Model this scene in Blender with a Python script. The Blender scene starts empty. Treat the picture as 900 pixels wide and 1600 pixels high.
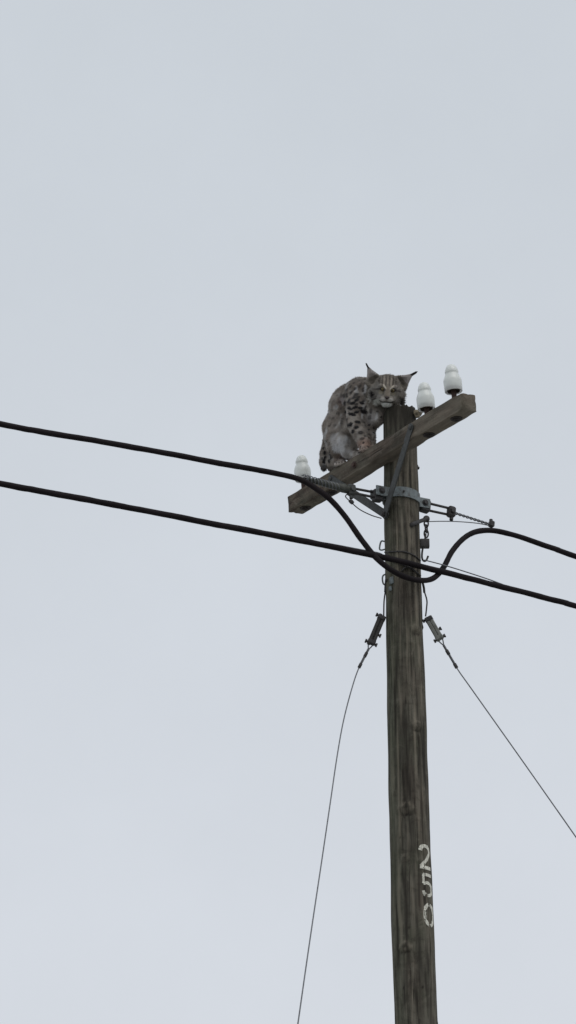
import bpy, math, random
import numpy as np
from mathutils import Vector, Matrix, noise
random.seed(7); rng = np.random.default_rng(11)
scene = bpy.context.scene
COL = scene.collection
rad = math.radians

# ------------------------------------------------------------------ camera
F = 3720.0                                   # focal length in photo pixels (900 x 1600)
PITCH = rad(23.6)
CAM = np.array([-0.575, -10.9, 1.6])
cd = bpy.data.cameras.new('camera'); cam = bpy.data.objects.new('camera', cd); COL.objects.link(cam)
cam.location = CAM; cam.rotation_euler = (math.pi / 2 + PITCH, 0, 0)
cd.sensor_fit = 'VERTICAL'; cd.sensor_height = 36.0; cd.lens = 36.0 * F / 1600.0
cd.clip_start = 0.1; cd.clip_end = 6000
scene.camera = cam
scene.render.resolution_x = 576; scene.render.resolution_y = 1024

# ------------------------------------------------------------------ sky and sun (overcast)
SUN_EL, SUN_AZ = 56.0, 150.0                 # azimuth clockwise from +Y (behind the camera, to the right)
world = bpy.data.worlds.new('World'); scene.world = world; world.use_nodes = True
wn, wl = world.node_tree.nodes, world.node_tree.links
wn.clear()
w_out = wn.new('ShaderNodeOutputWorld'); w_bg = wn.new('ShaderNodeBackground')
w_sky = wn.new('ShaderNodeTexSky'); w_sky.sky_type = 'NISHITA'; w_sky.sun_disc = False
w_sky.sun_elevation = rad(SUN_EL); w_sky.sun_rotation = rad(SUN_AZ); w_sky.dust_density = 6.0; w_sky.air_density = 1.0
w_mix = wn.new('ShaderNodeMix'); w_mix.data_type = 'RGBA'; w_mix.inputs['Factor'].default_value = 0.93
w_tc = wn.new('ShaderNodeTexCoord')
w_n = wn.new('ShaderNodeTexNoise'); w_n.inputs['Scale'].default_value = 7.0; w_n.inputs['Detail'].default_value = 9.0; w_n.inputs['Roughness'].default_value = 0.62
w_sep = wn.new('ShaderNodeSeparateXYZ'); wl.new(w_tc.outputs['Generated'], w_sep.inputs['Vector'])
w_r = wn.new('ShaderNodeValToRGB'); w_e = w_r.color_ramp.elements; w_r.color_ramp.interpolation = 'EASE'
w_e[0].position = 0.0; w_e[0].color = (.685, .716, .768, 1); w_e[1].position = 1.0; w_e[1].color = (.535, .585, .640, 1)
for w_p, w_c in ((.20, (.662, .696, .748)), (.58, (.598, .642, .690))):
    w_k = w_e.new(w_p); w_k.color = (*w_c, 1)
wl.new(w_sep.outputs['Z'], w_r.inputs['Fac'])
w_v = wn.new('ShaderNodeMapRange'); w_v.inputs['To Min'].default_value = 9.95; w_v.inputs['To Max'].default_value = 11.05
wl.new(w_n.outputs['Fac'], w_v.inputs['Value'])
w_m = wn.new('ShaderNodeVectorMath'); w_m.operation = 'SCALE'; wl.new(w_r.outputs['Color'], w_m.inputs[0]); wl.new(w_v.outputs['Result'], w_m.inputs['Scale'])
wl.new(w_tc.outputs['Generated'], w_n.inputs['Vector'])
wl.new(w_sky.outputs['Color'], w_mix.inputs[6]); wl.new(w_m.outputs[0], w_mix.inputs[7])
wl.new(w_mix.outputs[2], w_bg.inputs['Color']); w_bg.inputs['Strength'].default_value = 0.1
wl.new(w_bg.outputs['Background'], w_out.inputs['Surface'])

sd = bpy.data.lights.new('sun', 'SUN'); sun = bpy.data.objects.new('sun', sd); COL.objects.link(sun)
sd.energy = 0.9; sd.angle = rad(50); sd.color = (1.0, 0.97, 0.93)
az, el = rad(SUN_AZ), rad(SUN_EL)
sdir = Vector((math.sin(az) * math.cos(el), math.cos(az) * math.cos(el), math.sin(el)))
sun.rotation_euler = sdir.to_track_quat('Z', 'Y').to_euler(); sun.location = (5, -8, 20)

scene.view_settings.view_transform = 'Standard'; scene.view_settings.look = 'None'
scene.view_settings.exposure = 0.0; scene.view_settings.gamma = 1.0
scene.view_settings.use_curve_mapping = False

# ------------------------------------------------------------------ pixel helpers
CF = np.array([0, math.cos(PITCH), math.sin(PITCH)]); CU = np.array([0, -math.sin(PITCH), math.cos(PITCH)]); CR = np.array([1.0, 0, 0])
def ray(px, py): return CF * F + CR * (px - 450) - CU * (py - 800)
def U(px, py, Y=0.0):
    d = ray(px, py); return CAM + d * ((Y - CAM[1]) / d[1])
LA = rad(25)                                 # heading of the overhead line: right end runs away from the viewer
LD = np.array([math.cos(LA), math.sin(LA), 0]); LM = np.array([math.sin(LA), -math.cos(LA), 0])
def L(px, py, off=0.0):                      # point on the vertical plane of the line, `off` metres in front of it
    d = ray(px, py); return CAM + d * ((off - CAM @ LM) / (d @ LM))
def proj(P):
    d = np.asarray(P) - CAM; z = d @ CF
    return np.stack([450 + F * (d @ CR) / z, 800 - F * (d @ CU) / z], -1)

# ------------------------------------------------------------------ mesh helpers
class MB:
    def __init__(s): s.v = []; s.f = []
    def add(s, v, f):
        o = len(s.v); s.v += [tuple(map(float, p)) for p in v]; s.f += [tuple(i + o for i in q) for q in f]; return s
    def box(s, c, ax, half, bev=0.0):
        c = np.asarray(c, float); A = [np.asarray(a, float) for a in ax]; hx, hy, hz = half
        if bev <= 0:
            v = [c + A[0]*x*hx + A[1]*y*hy + A[2]*z*hz for x in (-1, 1) for y in (-1, 1) for z in (-1, 1)]
            return s.add(v, [(0,1,3,2),(4,6,7,5),(0,4,5,1),(2,3,7,6),(0,2,6,4),(1,5,7,3)])
        pr = [(hx, hy-bev), (hx-bev, hy), (-hx+bev, hy), (-hx, hy-bev), (-hx, -hy+bev), (-hx+bev, -hy), (hx-bev, -hy), (hx, -hy+bev)]
        rings = []
        for z, k in ((-hz, 1-bev/max(hx, hy)), (-hz+bev, 1), (hz-bev, 1), (hz, 1-bev/max(hx, hy))):
            rings.append([c + A[0]*a*k + A[1]*b*k + A[2]*z for a, b in pr])
        return s.rings(rings, cap=True)
    def rings(s, rings, cap=True, closed=True):
        n = len(rings[0]); v = [p for r in rings for p in r]; f = []
        for i in range(len(rings) - 1):
            for j in range(n if closed else n - 1):
                a = i*n + j; b = i*n + (j+1) % n; f.append((a, b, b+n, a+n))
        if cap: f.append(tuple(range(n-1, -1, -1))); f.append(tuple((len(rings)-1)*n + j for j in range(n)))
        return s.add(v, f)
    def tube(s, pts, r, n=10, closed=False):
        P = [np.asarray(p, float) for p in pts]; m = len(P)
        R = r if hasattr(r, '__len__') else [r] * m
        T = []
        for i in range(m):
            a = P[(i-1) % m] if closed or i > 0 else P[i]; b = P[(i+1) % m] if closed or i < m-1 else P[i]
            t = b - a; T.append(t / (np.linalg.norm(t) + 1e-12))
        x = np.cross(T[0], (0, 0, 1.0))
        if np.linalg.norm(x) < .1: x = np.cross(T[0], (1.0, 0, 0))
        x /= np.linalg.norm(x); rings = []
        for i in range(m):
            x = x - T[i] * (x @ T[i]); x /= np.linalg.norm(x); y = np.cross(T[i], x)
            rings.append([P[i] + R[i]*(x*math.cos(k*2*math.pi/n) + y*math.sin(k*2*math.pi/n)) for k in range(n)])
        if closed: rings.append(rings[0]); return s.rings(rings, cap=False)
        return s.rings(rings)
    def lathe(s, prof, o, axis=(0, 0, 1), n=28, cap=False):
        o = np.asarray(o, float); w = np.asarray(axis, float); w = w / np.linalg.norm(w)
        x = np.cross(w, (0.3, 1, 0.1)); x /= np.linalg.norm(x); y = np.cross(w, x)
        return s.rings([[o + w*h + r*(x*math.cos(k*2*math.pi/n) + y*math.sin(k*2*math.pi/n)) for k in range(n)] for r, h in prof], cap=cap)
    def cyl(s, a, b, r, n=12):
        return s.tube([a, b], r, n)
    def hexnut(s, o, axis, r, h): return s.lathe([(r*.92, 0), (r, h*.12), (r, h*.88), (r*.9, h)], o, axis, n=6, cap=True)
    def build(s, name, mat, parent=None, smooth=True, origin=None):
        o0 = np.asarray(origin if origin is not None else (parent['_o'] if parent is not None and '_o' in parent else (0, 0, 0)), float)
        me = bpy.data.meshes.new(name); me.from_pydata([tuple(np.asarray(p) - o0) for p in s.v], [], s.f); me.update()
        ob = bpy.data.objects.new(name, me); COL.objects.link(ob)
        me.materials.append(mat)
        if smooth: me.shade_smooth() if hasattr(me, 'shade_smooth') else None
        if smooth == 'angle': me.set_sharp_from_angle(angle=rad(35))
        if parent is not None: ob.parent = parent; ob['_o'] = list(map(float, o0))
        else: ob.location = o0; ob['_o'] = list(map(float, o0))
        return ob
def thing(name, label, cat, loc=(0, 0, 0), group=None):
    o = bpy.data.objects.new(name, None); COL.objects.link(o); o.location = loc; o.empty_display_size = .1
    o['label'] = label; o['category'] = cat; o['_o'] = [float(x) for x in loc]
    if group: o['group'] = group
    return o
def spline(pts, n=12):
    P = [np.asarray(p, float) for p in pts]; P = [2*P[0]-P[1]] + P + [2*P[-1]-P[-2]]; out = []
    for i in range(1, len(P) - 2):
        for k in range(n):
            t = k / n; a, b, c, d = P[i-1], P[i], P[i+1], P[i+2]
            out.append(.5*((2*b) + (c-a)*t + (2*a-5*b+4*c-d)*t*t + (3*b-a-3*c+d)*t**3))
    out.append(P[-2]); return out

# ------------------------------------------------------------------ materials
def new_mat(name):
    m = bpy.data.materials.new(name); m.use_nodes = True; nt = m.node_tree
    return m, nt.nodes, nt.links, nt.nodes['Principled BSDF']
def ramp(n, stops, src, l):
    r = n.new('ShaderNodeValToRGB'); e = r.color_ramp.elements
    while len(e) > 1: e.remove(e[-1])
    e[0].position = stops[0][0]; e[0].color = (*stops[0][1], 1)
    for p, c in stops[1:]: k = e.new(p); k.color = (*c, 1)
    l.new(src, r.inputs['Fac']); return r
def tex_noise(n, l, vec, scale, detail=6, rough=.6, dist=0.0):
    t = n.new('ShaderNodeTexNoise'); t.inputs['Scale'].default_value = scale; t.inputs['Detail'].default_value = detail
    t.inputs['Roughness'].default_value = rough; t.inputs['Distortion'].default_value = dist
    l.new(vec, t.inputs['Vector']); return t
def mixc(n, l, fac, a, b, mode='MIX'):
    m = n.new('ShaderNodeMix'); m.data_type = 'RGBA'; m.blend_type = mode
    for s, v in ((m.inputs['Factor'], fac), (m.inputs[6], a), (m.inputs[7], b)):
        if isinstance(v, (int, float)): s.default_value = v
        elif isinstance(v, tuple): s.default_value = (*v, 1)
        else: l.new(v, s)
    return m.outputs[2]
def mapping(n, l, scale, rot=(0, 0, 0)):
    tc = n.new('ShaderNodeTexCoord'); mp = n.new('ShaderNodeMapping'); mp.inputs['Scale'].default_value = scale
    mp.inputs['Rotation'].default_value = rot
    l.new(tc.outputs['Object'], mp.inputs['Vector']); return tc, mp
def simple(name, col, rough=.6, metal=0.0, var=.25, scale=40, bump=.0, dark=None):
    m, n, l, b = new_mat(name); tc, mp = mapping(n, l, (1, 1, 1))
    t = tex_noise(n, l, mp.outputs[0], scale)
    d = dark or tuple(c * (1 - var) for c in col); h = tuple(min(1, c * (1 + var)) for c in col)
    r = ramp(n, [(.3, d), (.5, col), (.72, h)], t.outputs['Fac'], l)
    l.new(r.outputs['Color'], b.inputs['Base Color']); b.inputs['Roughness'].default_value = rough; b.inputs['Metallic'].default_value = metal
    if bump:
        bp = n.new('ShaderNodeBump'); bp.inputs['Strength'].default_value = bump; bp.inputs['Distance'].default_value = .002
        l.new(t.outputs['Fac'], bp.inputs['Height']); l.new(bp.outputs['Normal'], b.inputs['Normal'])
    return m
def wood(name, grain_axis, base, light, dark, red, green, use_knot=False):
    """weathered, tarred softwood: long streaks along the grain, damp stains, algae"""
    m, n, l, b = new_mat(name)
    s = [36, 36, 36]; s[grain_axis] = 3.2
    tc, mp = mapping(n, l, tuple(s))
    streak = tex_noise(n, l, mp.outputs[0], 1.0, 8, .62, .4)
    s2 = [11, 11, 11]; s2[grain_axis] = 2.6
    mp2 = n.new('ShaderNodeMapping'); mp2.inputs['Scale'].default_value = tuple(s2); l.new(tc.outputs['Object'], mp2.inputs['Vector'])
    broad = tex_noise(n, l, mp2.outputs[0], 1.0, 5, .55, .6)
    s3 = [120, 120, 120]; s3[grain_axis] = 3.5
    mp3 = n.new('ShaderNodeMapping'); mp3.inputs['Scale'].default_value = tuple(s3); l.new(tc.outputs['Object'], mp3.inputs['Vector'])
    fine = tex_noise(n, l, mp3.outputs[0], 1.0, 4, .6)
    blot = tex_noise(n, l, tc.outputs['Object'], 7.0, 6, .65)
    c = ramp(n, [(.28, dark), (.48, base), (.72, light)], streak.outputs['Fac'], l).outputs['Color']
    k1 = ramp(n, [(.42, (0, 0, 0)), (.68, (1, 1, 1))], broad.outputs['Fac'], l)
    c = mixc(n, l, k1.outputs['Color'], c, red)
    k1b = n.new('ShaderNodeMath'); k1b.operation = 'MULTIPLY'
    c = mixc(n, l, .55, c, ramp(n, [(.3, dark), (.5, base), (.7, light)], streak.outputs['Fac'], l).outputs['Color'])
    k2 = ramp(n, [(.45, (0, 0, 0)), (.7, (.75, .75, .75))], blot.outputs['Fac'], l)
    c = mixc(n, l, k2.outputs['Color'], c, green)
    mott = tex_noise(n, l, tc.outputs['Object'], 16.0, 8, .7, .8)
    k4 = ramp(n, [(.50, (0, 0, 0)), (.66, (.8, .8, .8))], mott.outputs['Fac'], l); c = mixc(n, l, k4.outputs['Color'], c, tuple(x * 1.1 for x in dark))
    k5 = ramp(n, [(.33, (.7, .7, .7)), (.45, (0, 0, 0))], mott.outputs['Fac'], l); c = mixc(n, l, k5.outputs['Color'], c, tuple(x * .95 for x in light))
    k3 = ramp(n, [(.30, (1, 1, 1)), (.42, (0, 0, 0))], fine.outputs['Fac'], l)
    c = mixc(n, l, k3.outputs['Color'], c, tuple(x * .6 for x in dark))
    if use_knot:
        at = n.new('ShaderNodeAttribute'); at.attribute_name = 'wear_tone'; sp = n.new('ShaderNodeSeparateColor'); l.new(at.outputs['Color'], sp.inputs['Color'])
        c = mixc(n, l, sp.outputs[0], c, tuple(x * .5 for x in dark))         # red channel: dark rings, strips and tar
        c = mixc(n, l, sp.outputs[1], c, (.235, .205, .16))                    # green channel: bare pale wood; on the arm also painted light
        c = mixc(n, l, sp.outputs[2], c, (.085, .095, .062))                  # blue channel: algae
    l.new(c, b.inputs['Base Color']); b.inputs['Roughness'].default_value = .88; b.inputs['Specular IOR Level'].default_value = .25
    bp = n.new('ShaderNodeBump'); bp.inputs['Strength'].default_value = .8; bp.inputs['Distance'].default_value = .006
    hh = n.new('ShaderNodeMath'); hh.operation = 'ADD'; l.new(streak.outputs['Fac'], hh.inputs[0]); l.new(fine.outputs['Fac'], hh.inputs[1])
    l.new(hh.outputs[0], bp.inputs['Height']); l.new(bp.outputs['Normal'], b.inputs['Normal'])
    return m
M = {}
M['pole'] = wood('pole_wood', 2, (.086, .080, .064), (.158, .146, .116), (.034, .029, .022), (.092, .068, .053), (.070, .073, .050), True)
M['arm'] = wood('crossarm_wood', 0, (.100, .080, .062), (.185, .162, .130), (.040, .030, .024), (.115, .066, .052), (.115, .114, .088), True)
M['steel'] = simple('galvanised_steel', (.155, .178, .182), .6, .3, .3, 55, .3, dark=(.075, .068, .060))
M['dull'] = simple('dull_brace_steel', (.064, .067, .066), .7, .2, .35, 45, .5, dark=(.05, .05, .045))
M['dark'] = simple('dark_iron', (.045, .042, .042), .7, .2, .4, 50, .5)
M['rust'] = simple('rusty_iron', (.060, .036, .030), .85, .1, .5, 60, .5)
M['nut'] = simple('blackened_nut', (.030, .024, .022), .8, .1, .4, 60, .3)
M['rubber'] = simple('cable_sheath', (.0120, .0090, .0105), .7, 0, .45, 9, .1); M['rubber'].node_tree.nodes['Principled BSDF'].inputs['Specular IOR Level'].default_value = .13
M['wire'] = simple('zinc_wire', (.14, .145, .155), .55, .4, .3, 80)
M['guyrod'] = simple('guy_insulator_grey', (.15, .155, .14), .7, 0, .35, 50, .4)
M['paint'] = simple('white_paint', (.58, .57, .50), .85, 0, .35, 90, .3)
M['grass'] = simple('patchy_snow_on_grass', (.32, .32, .31), .95, 0, .5, .35, .0, dark=(.11, .10, .055))
# white glazed, slightly translucent porcelain
m, n, l, b = new_mat('white_porcelain'); tc, mp = mapping(n, l, (1, 1, 1)); t = tex_noise(n, l, mp.outputs[0], 18, 5)
r_ = ramp(n, [(.3, (.58, .60, .575)), (.65, (.68, .70, .675))], t.outputs['Fac'], l); l.new(r_.outputs['Color'], b.inputs['Base Color'])
b.inputs['Roughness'].default_value = .28; b.inputs['Subsurface Weight'].default_value = .6; b.inputs['Subsurface Radius'].default_value = (1, 1, 1); b.inputs['Subsurface Scale'].default_value = .05
M['porcelain'] = m
M['socket'] = simple('stained_shaded_socket', (.055, .042, .033), .8, 0, .4, 60)  # dark brown stands for dirt and for the deep shade inside the bell

# ------------------------------------------------------------------ ground (below the frame)
g = MB(); N = 24; S = 2500.0
xs = [math.copysign(abs(t) ** 3, t) * S for t in np.linspace(-1, 1, N)]
g.add([(x, y, 0) for x in xs for y in xs], [(i*N+j, (i+1)*N+j, (i+1)*N+j+1, i*N+j+1) for i in range(N-1) for j in range(N-1)])
go = g.build('ground', M['grass']); go['kind'] = 'structure'

# ------------------------------------------------------------------ utility pole
POLE = thing('utility_pole', 'weathered round wooden utility pole with a crossarm and the white number 250', 'utility pole')
ZS = [0, 2.5, 3.81, 4.406, 5.029, 5.848, 6.362, 6.7, 6.95]
XS = [.02, .015, .011, .0015, -.0035, -.0047, -.008, -.008, -.0076]
RS = [.122, .107, .0985, .0975, .0945, .0895, .0865, .085, .084]
PTOP = 6.918
def pc(z): return float(np.interp(z, ZS, XS))
# knots: (px, py, size) seen on the face of the pole
KN = []
for px, py, s, a in ((650, 983, .030, 1.0), (652, 1133, .030, 1.1), (634, 1263, .036, 1.25), (632, 1480, .030, 1.2), (632, 1343, .022, .6), (617, 1238, .016, .5), (640, 1085, .02, .5), (661, 1075, .018, .5)):
    P = U(px, py, -.06); r0 = float(np.interp(P[2], ZS, RS)); ph = math.asin(max(-.97, min(.97, (P[0]-pc(P[2]))/r0)))
    KN.append((ph, P[2], s, a))
for i in range(14): KN.append((random.uniform(1.7, 4.6), random.uniform(.6, 6.6), random.uniform(.018, .034), 1.0))
HOLES = []
for px, py, hr in ((638, 1451, .006), (616, 1458, .005), (625, 1310, .005), (646, 1222, .005), (618, 1105, .006), (660, 1545, .006), (630, 1545, .005), (612, 1190, .005), (654, 1040, .005), (622, 950, .006)):
    P = U(px, py, -.06); HOLES.append((math.asin((P[0]-pc(P[2]))/float(np.interp(P[2], ZS, RS))), P[2], hr))
def crack(ph, z):
    c = abs(noise.noise(Vector((math.sin(ph)*9, math.cos(ph)*9, z*.55 + 17))))/.05
    return max(0, 1 - c)*max(0, min(1, (noise.noise(Vector((ph*2.3, z*1.1, 31))) + .12)*4))
def pole_R(ph, z):
    r = float(np.interp(z, ZS, RS))
    r += .0045 * noise.noise(Vector((math.sin(ph)*1.3, math.cos(ph)*1.3, z*1.7)))
    r += .0030 * noise.noise(Vector((math.sin(ph)*5, math.cos(ph)*5, z*5 + 9))) + .0022 * noise.noise(Vector((math.sin(ph)*13, math.cos(ph)*13, z*3.1)))
    r -= .0055*crack(ph, z)
    for kp, kz, s, a in KN:
        dz = z - kz
        if abs(dz) > .11: continue
        dp = ((ph - kp + math.pi) % (2*math.pi) - math.pi) * r
        wq = noise.noise(Vector((dp*45 + kz*7, dz*45, kz))); dp += s*.45*wq; dz += s*.35*noise.noise(Vector((dp*40, dz*40, kz + 5)))
        q = math.hypot(dp*.85, dz*(1.25 if dz > 0 else 1))
        r += a*.0085 * math.exp(-(q/s)**2 * 1.8)
        if dz < 0: r -= a*.009 * math.exp(-((dz + s*.95)/(s*.28))**2 - (dp/(s*.95))**2)     # undercut ledge below the knot
        r -= a*.005 * math.exp(-(q/(s*.22))**2)
    return r
def wear_tone(ph, z):
    dk = li = al = 0.0
    for kp, kz, s, a in KN:
        dz = z - kz
        if abs(dz) > .12: continue
        dp = ((ph - kp + math.pi) % (2*math.pi) - math.pi) * .09
        wq = noise.noise(Vector((dp*45 + kz*7, dz*45, kz))); dp += s*.45*wq; dz += s*.35*noise.noise(Vector((dp*40, dz*40, kz + 5)))
        q = math.hypot(dp*.85, dz*(1.25 if dz > 0 else 1))
        li = max(li, a*.45 * math.exp(-((q - s*.62)/(s*.25))**2))
        dk = max(dk, a*.8 * math.exp(-((dz + s*1.05)/(s*.30))**2 - (dp/(s*.9))**2), a*.5 * math.exp(-(q/(s*.3))**2))
    nz = .5 + .5*noise.noise(Vector((math.sin(ph)*2.2, math.cos(ph)*2.2, z*.9)))
    # tar blackened head of the pole, runs down in tongues
    dk = max(dk, min(.93, max(0, (z - 6.62 + .22*(nz-.5) + .15*noise.noise(Vector((ph*5, z*1.2, 2)))) * 4.0)))
    # paler strip on one side, dark strip along the front, algae on the other
    st = .5 + .5*noise.noise(Vector((ph*3.5, z*.7, 5)))
    li = max(li, .55 * max(0, 1 - abs(ph - 1.0)/.5) * max(0, st - .30) * 1.4)
    dk = max(dk, .75 * max(0, 1 - abs(ph - .08 - .25*math.sin(z*2.1))/.55) * max(0, st*1.3 - .25))
    pt = noise.noise(Vector((math.sin(ph)*4.5, math.cos(ph)*4.5, z*2.6 + 3))) + .6*noise.noise(Vector((math.sin(ph)*11, math.cos(ph)*11, z*7)))
    dk = max(dk, .85*min(1, max(0, pt*1.9 - .22))); li = max(li, .55*min(1, max(0, -pt*2.2 - .25)))
    dk = max(dk, .95*crack(ph, z))
    for hp_, hz, hr in HOLES:
        if abs(z - hz) < .02: dk = max(dk, .95*max(0, 1.4 - math.hypot((ph - hp_)*.095, z - hz)/hr))
    al = .65 * max(0, 1 - abs(ph + 1.05)/.75) * (.35 + .65*nz)
    return dk, li*(1 - dk), al*(1 - .9*dk)
NP = 132
zz = list(np.linspace(-.6, 3.4, 60)) + list(np.arange(3.42, PTOP - .004, .011)) + [PTOP]
rings = []; wv = []
for iz, z in enumerate(zz):
    ring = []
    for k in range(NP):
        ph = k*2*math.pi/NP; ph = ph if ph <= math.pi else ph - 2*math.pi
        r = pole_R(ph, z); zt = z
        if z > PTOP - .06:                                           # ragged, split top edge
            j = .016*noise.noise(Vector((math.sin(ph)*2.6, math.cos(ph)*2.6, 3.3))) + .008*noise.noise(Vector((math.sin(ph)*11, math.cos(ph)*11, 1)))
            zt = z + j * (z - PTOP + .06)/.06 + .012*max(0, math.sin(ph - .25))*(z - PTOP + .06)/.06
            r -= .004*max(0, (z - PTOP + .02)/.02)
        ring.append((pc(z) + r*math.sin(ph), -r*math.cos(ph), zt)); wv.append(wear_tone(ph, z))
    rings.append(ring)
pm = MB(); pm.rings(rings, cap=False)
top0 = (len(rings)-1)*NP; cidx = len(pm.v)
inner = [tuple(np.array([pc(PTOP), 0, PTOP-.008])*.45 + np.array(rings[-1][k])*.55 + np.array([0, 0, .006*noise.noise(Vector((k*.9, 1, 2)))])) for k in range(NP)]
pm.v += inner + [(pc(PTOP), 0, PTOP-.012)]
for k in range(NP):
    k2 = (k+1) % NP
    pm.f.append((top0+k, top0+k2, cidx+k2, cidx+k)); pm.f.append((cidx+k, cidx+k2, cidx+NP))
wv += [(.6, .1, 0)] * (NP + 1)
SH = pm.build('shaft', M['pole'], POLE)
def set_color(ob, name, cols):
    a = ob.data.color_attributes.new(name, 'FLOAT_COLOR', 'POINT')
    arr = np.ones((len(ob.data.vertices), 4), np.float32); arr[:, :3] = np.asarray(cols, np.float32); a.data.foreach_set('color', arr.ravel())
set_color(SH, 'wear_tone', wv)
# splintered wedge hanging at the right of the top
sp = MB(); c0 = U(655, 645, -.06)
ax = [np.array([.80, -.05, .30]), np.array([.1, .9, -.1]), np.array([-.30, 0, .95])]
rs = []
for i, (t, h, w) in enumerate(((-.030, .018, .016), (-.012, .020, .018), (.006, .014, .014), (.016, .010, .010), (.026, .005, .005))):
    rs.append([c0 + ax[0]*t + ax[1]*w*a + ax[2]*h*b2 + rng.normal(0, .0022, 3) for a, b2 in ((1, .2), (.5, 1), (-.5, .9), (-1, -.1), (-.4, -1), (.6, -.9))])
sp.rings(rs); spl = sp.build('splinter', simple('splintered_wood', (.15, .125, .085), .85, 0, .6, 90, .6, dark=(.05, .04, .03)), POLE, smooth=False)

# stencilled number on the shaft
def stroke(mb, pts, w, ph0, ztop, Hh, Wd):
    P = [np.array(p, float) for p in pts]; out = []
    for a, b2 in zip(P[:-1], P[1:]):
        m_ = max(2, int(np.linalg.norm((b2-a)*[Wd, Hh])/.004))
        out += [a + (b2-a)*t for t in np.linspace(0, 1, m_, endpoint=False)]
    out.append(P[-1]); Q = [np.array([p[0]*Wd, p[1]*Hh]) for p in out]; grid = []
    nw = 7
    for i, q in enumerate(Q):
        t = Q[min(i+1, len(Q)-1)] - Q[max(i-1, 0)]; t /= np.linalg.norm(t); nn = np.array([-t[1], t[0]])
        wi = 1.06*((w[0] + (w[1]-w[0])*i/(len(Q)-1)) if isinstance(w, tuple) else w)
        row = []
        for k in range(nw):
            e = q + nn*wi*(k/(nw-1)-.5) + rng.normal(0, .0005, 2)
            z = ztop - e[1]; ph = ph0 + (e[0] - Wd/2)/.096
            r = pole_R(ph, z) + .0016
            row.append((pc(z) + r*math.sin(ph), -r*math.cos(ph), z))
        grid.append(row)
    n0 = len(mb.v); mb.v += [p for r in grid for p in r]
    for i in range(len(grid)-1):
        for j in range(nw-1):
            p = grid[i][j]; ang = math.atan2(p[0], -p[1])
            if noise.noise(Vector((ang*55, p[2]*24, 5))) + .5*noise.noise(Vector((ang*110, p[2]*90, 2))) > .66: continue
            a = n0 + i*nw + j; mb.f.append((a, a+1, a+1+nw, a+nw))
def arc(cx, cy, rx, ry, a0, a1, n=18): return [(cx + rx*math.cos(rad(a)), cy + ry*math.sin(rad(a))) for a in np.linspace(a0, a1, n)]
def zpix(py, px): return U(px, py, -.06)[2]
def digit(strokes, ph0, py0, py1):
    zt, zb = zpix(py0, 663), zpix(py1, 663); H_ = zt - zb; mb = MB()
    for pts, w in strokes: stroke(mb, pts, w, rad(ph0), zt, H_, .076)
    return mb.build('digit', M['paint'], POLE)
d2 = digit([(arc(.46, .30, .36, .23, 188, 250), .019), (arc(.46, .30, .36, .23, 252, 400) + [(.60, .60), (.34, .78)], .015), ([(.36, .76), (.13, .92)], .018), ([(.06, .93), (.98, .94)], .016)], 44, 1320, 1359)
d5 = digit([([(.88, .07), (.12, .07)], .014), ([(.15, .06), (.13, .45)], .015), ([(.13, .45), (.45, .40), (.72, .44)] + arc(.52, .68, .36, .25, -42, 95), (.015, .014)), (arc(.48, .66, .40, .29, 118, 160), .017)], 50, 1365, 1402)
d0 = digit([(arc(.5, .5, .38, .44, 98, 262), .0145), (arc(.5, .5, .38, .44, -82, 82), .0145)], 52, 1411, 1449)

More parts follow.
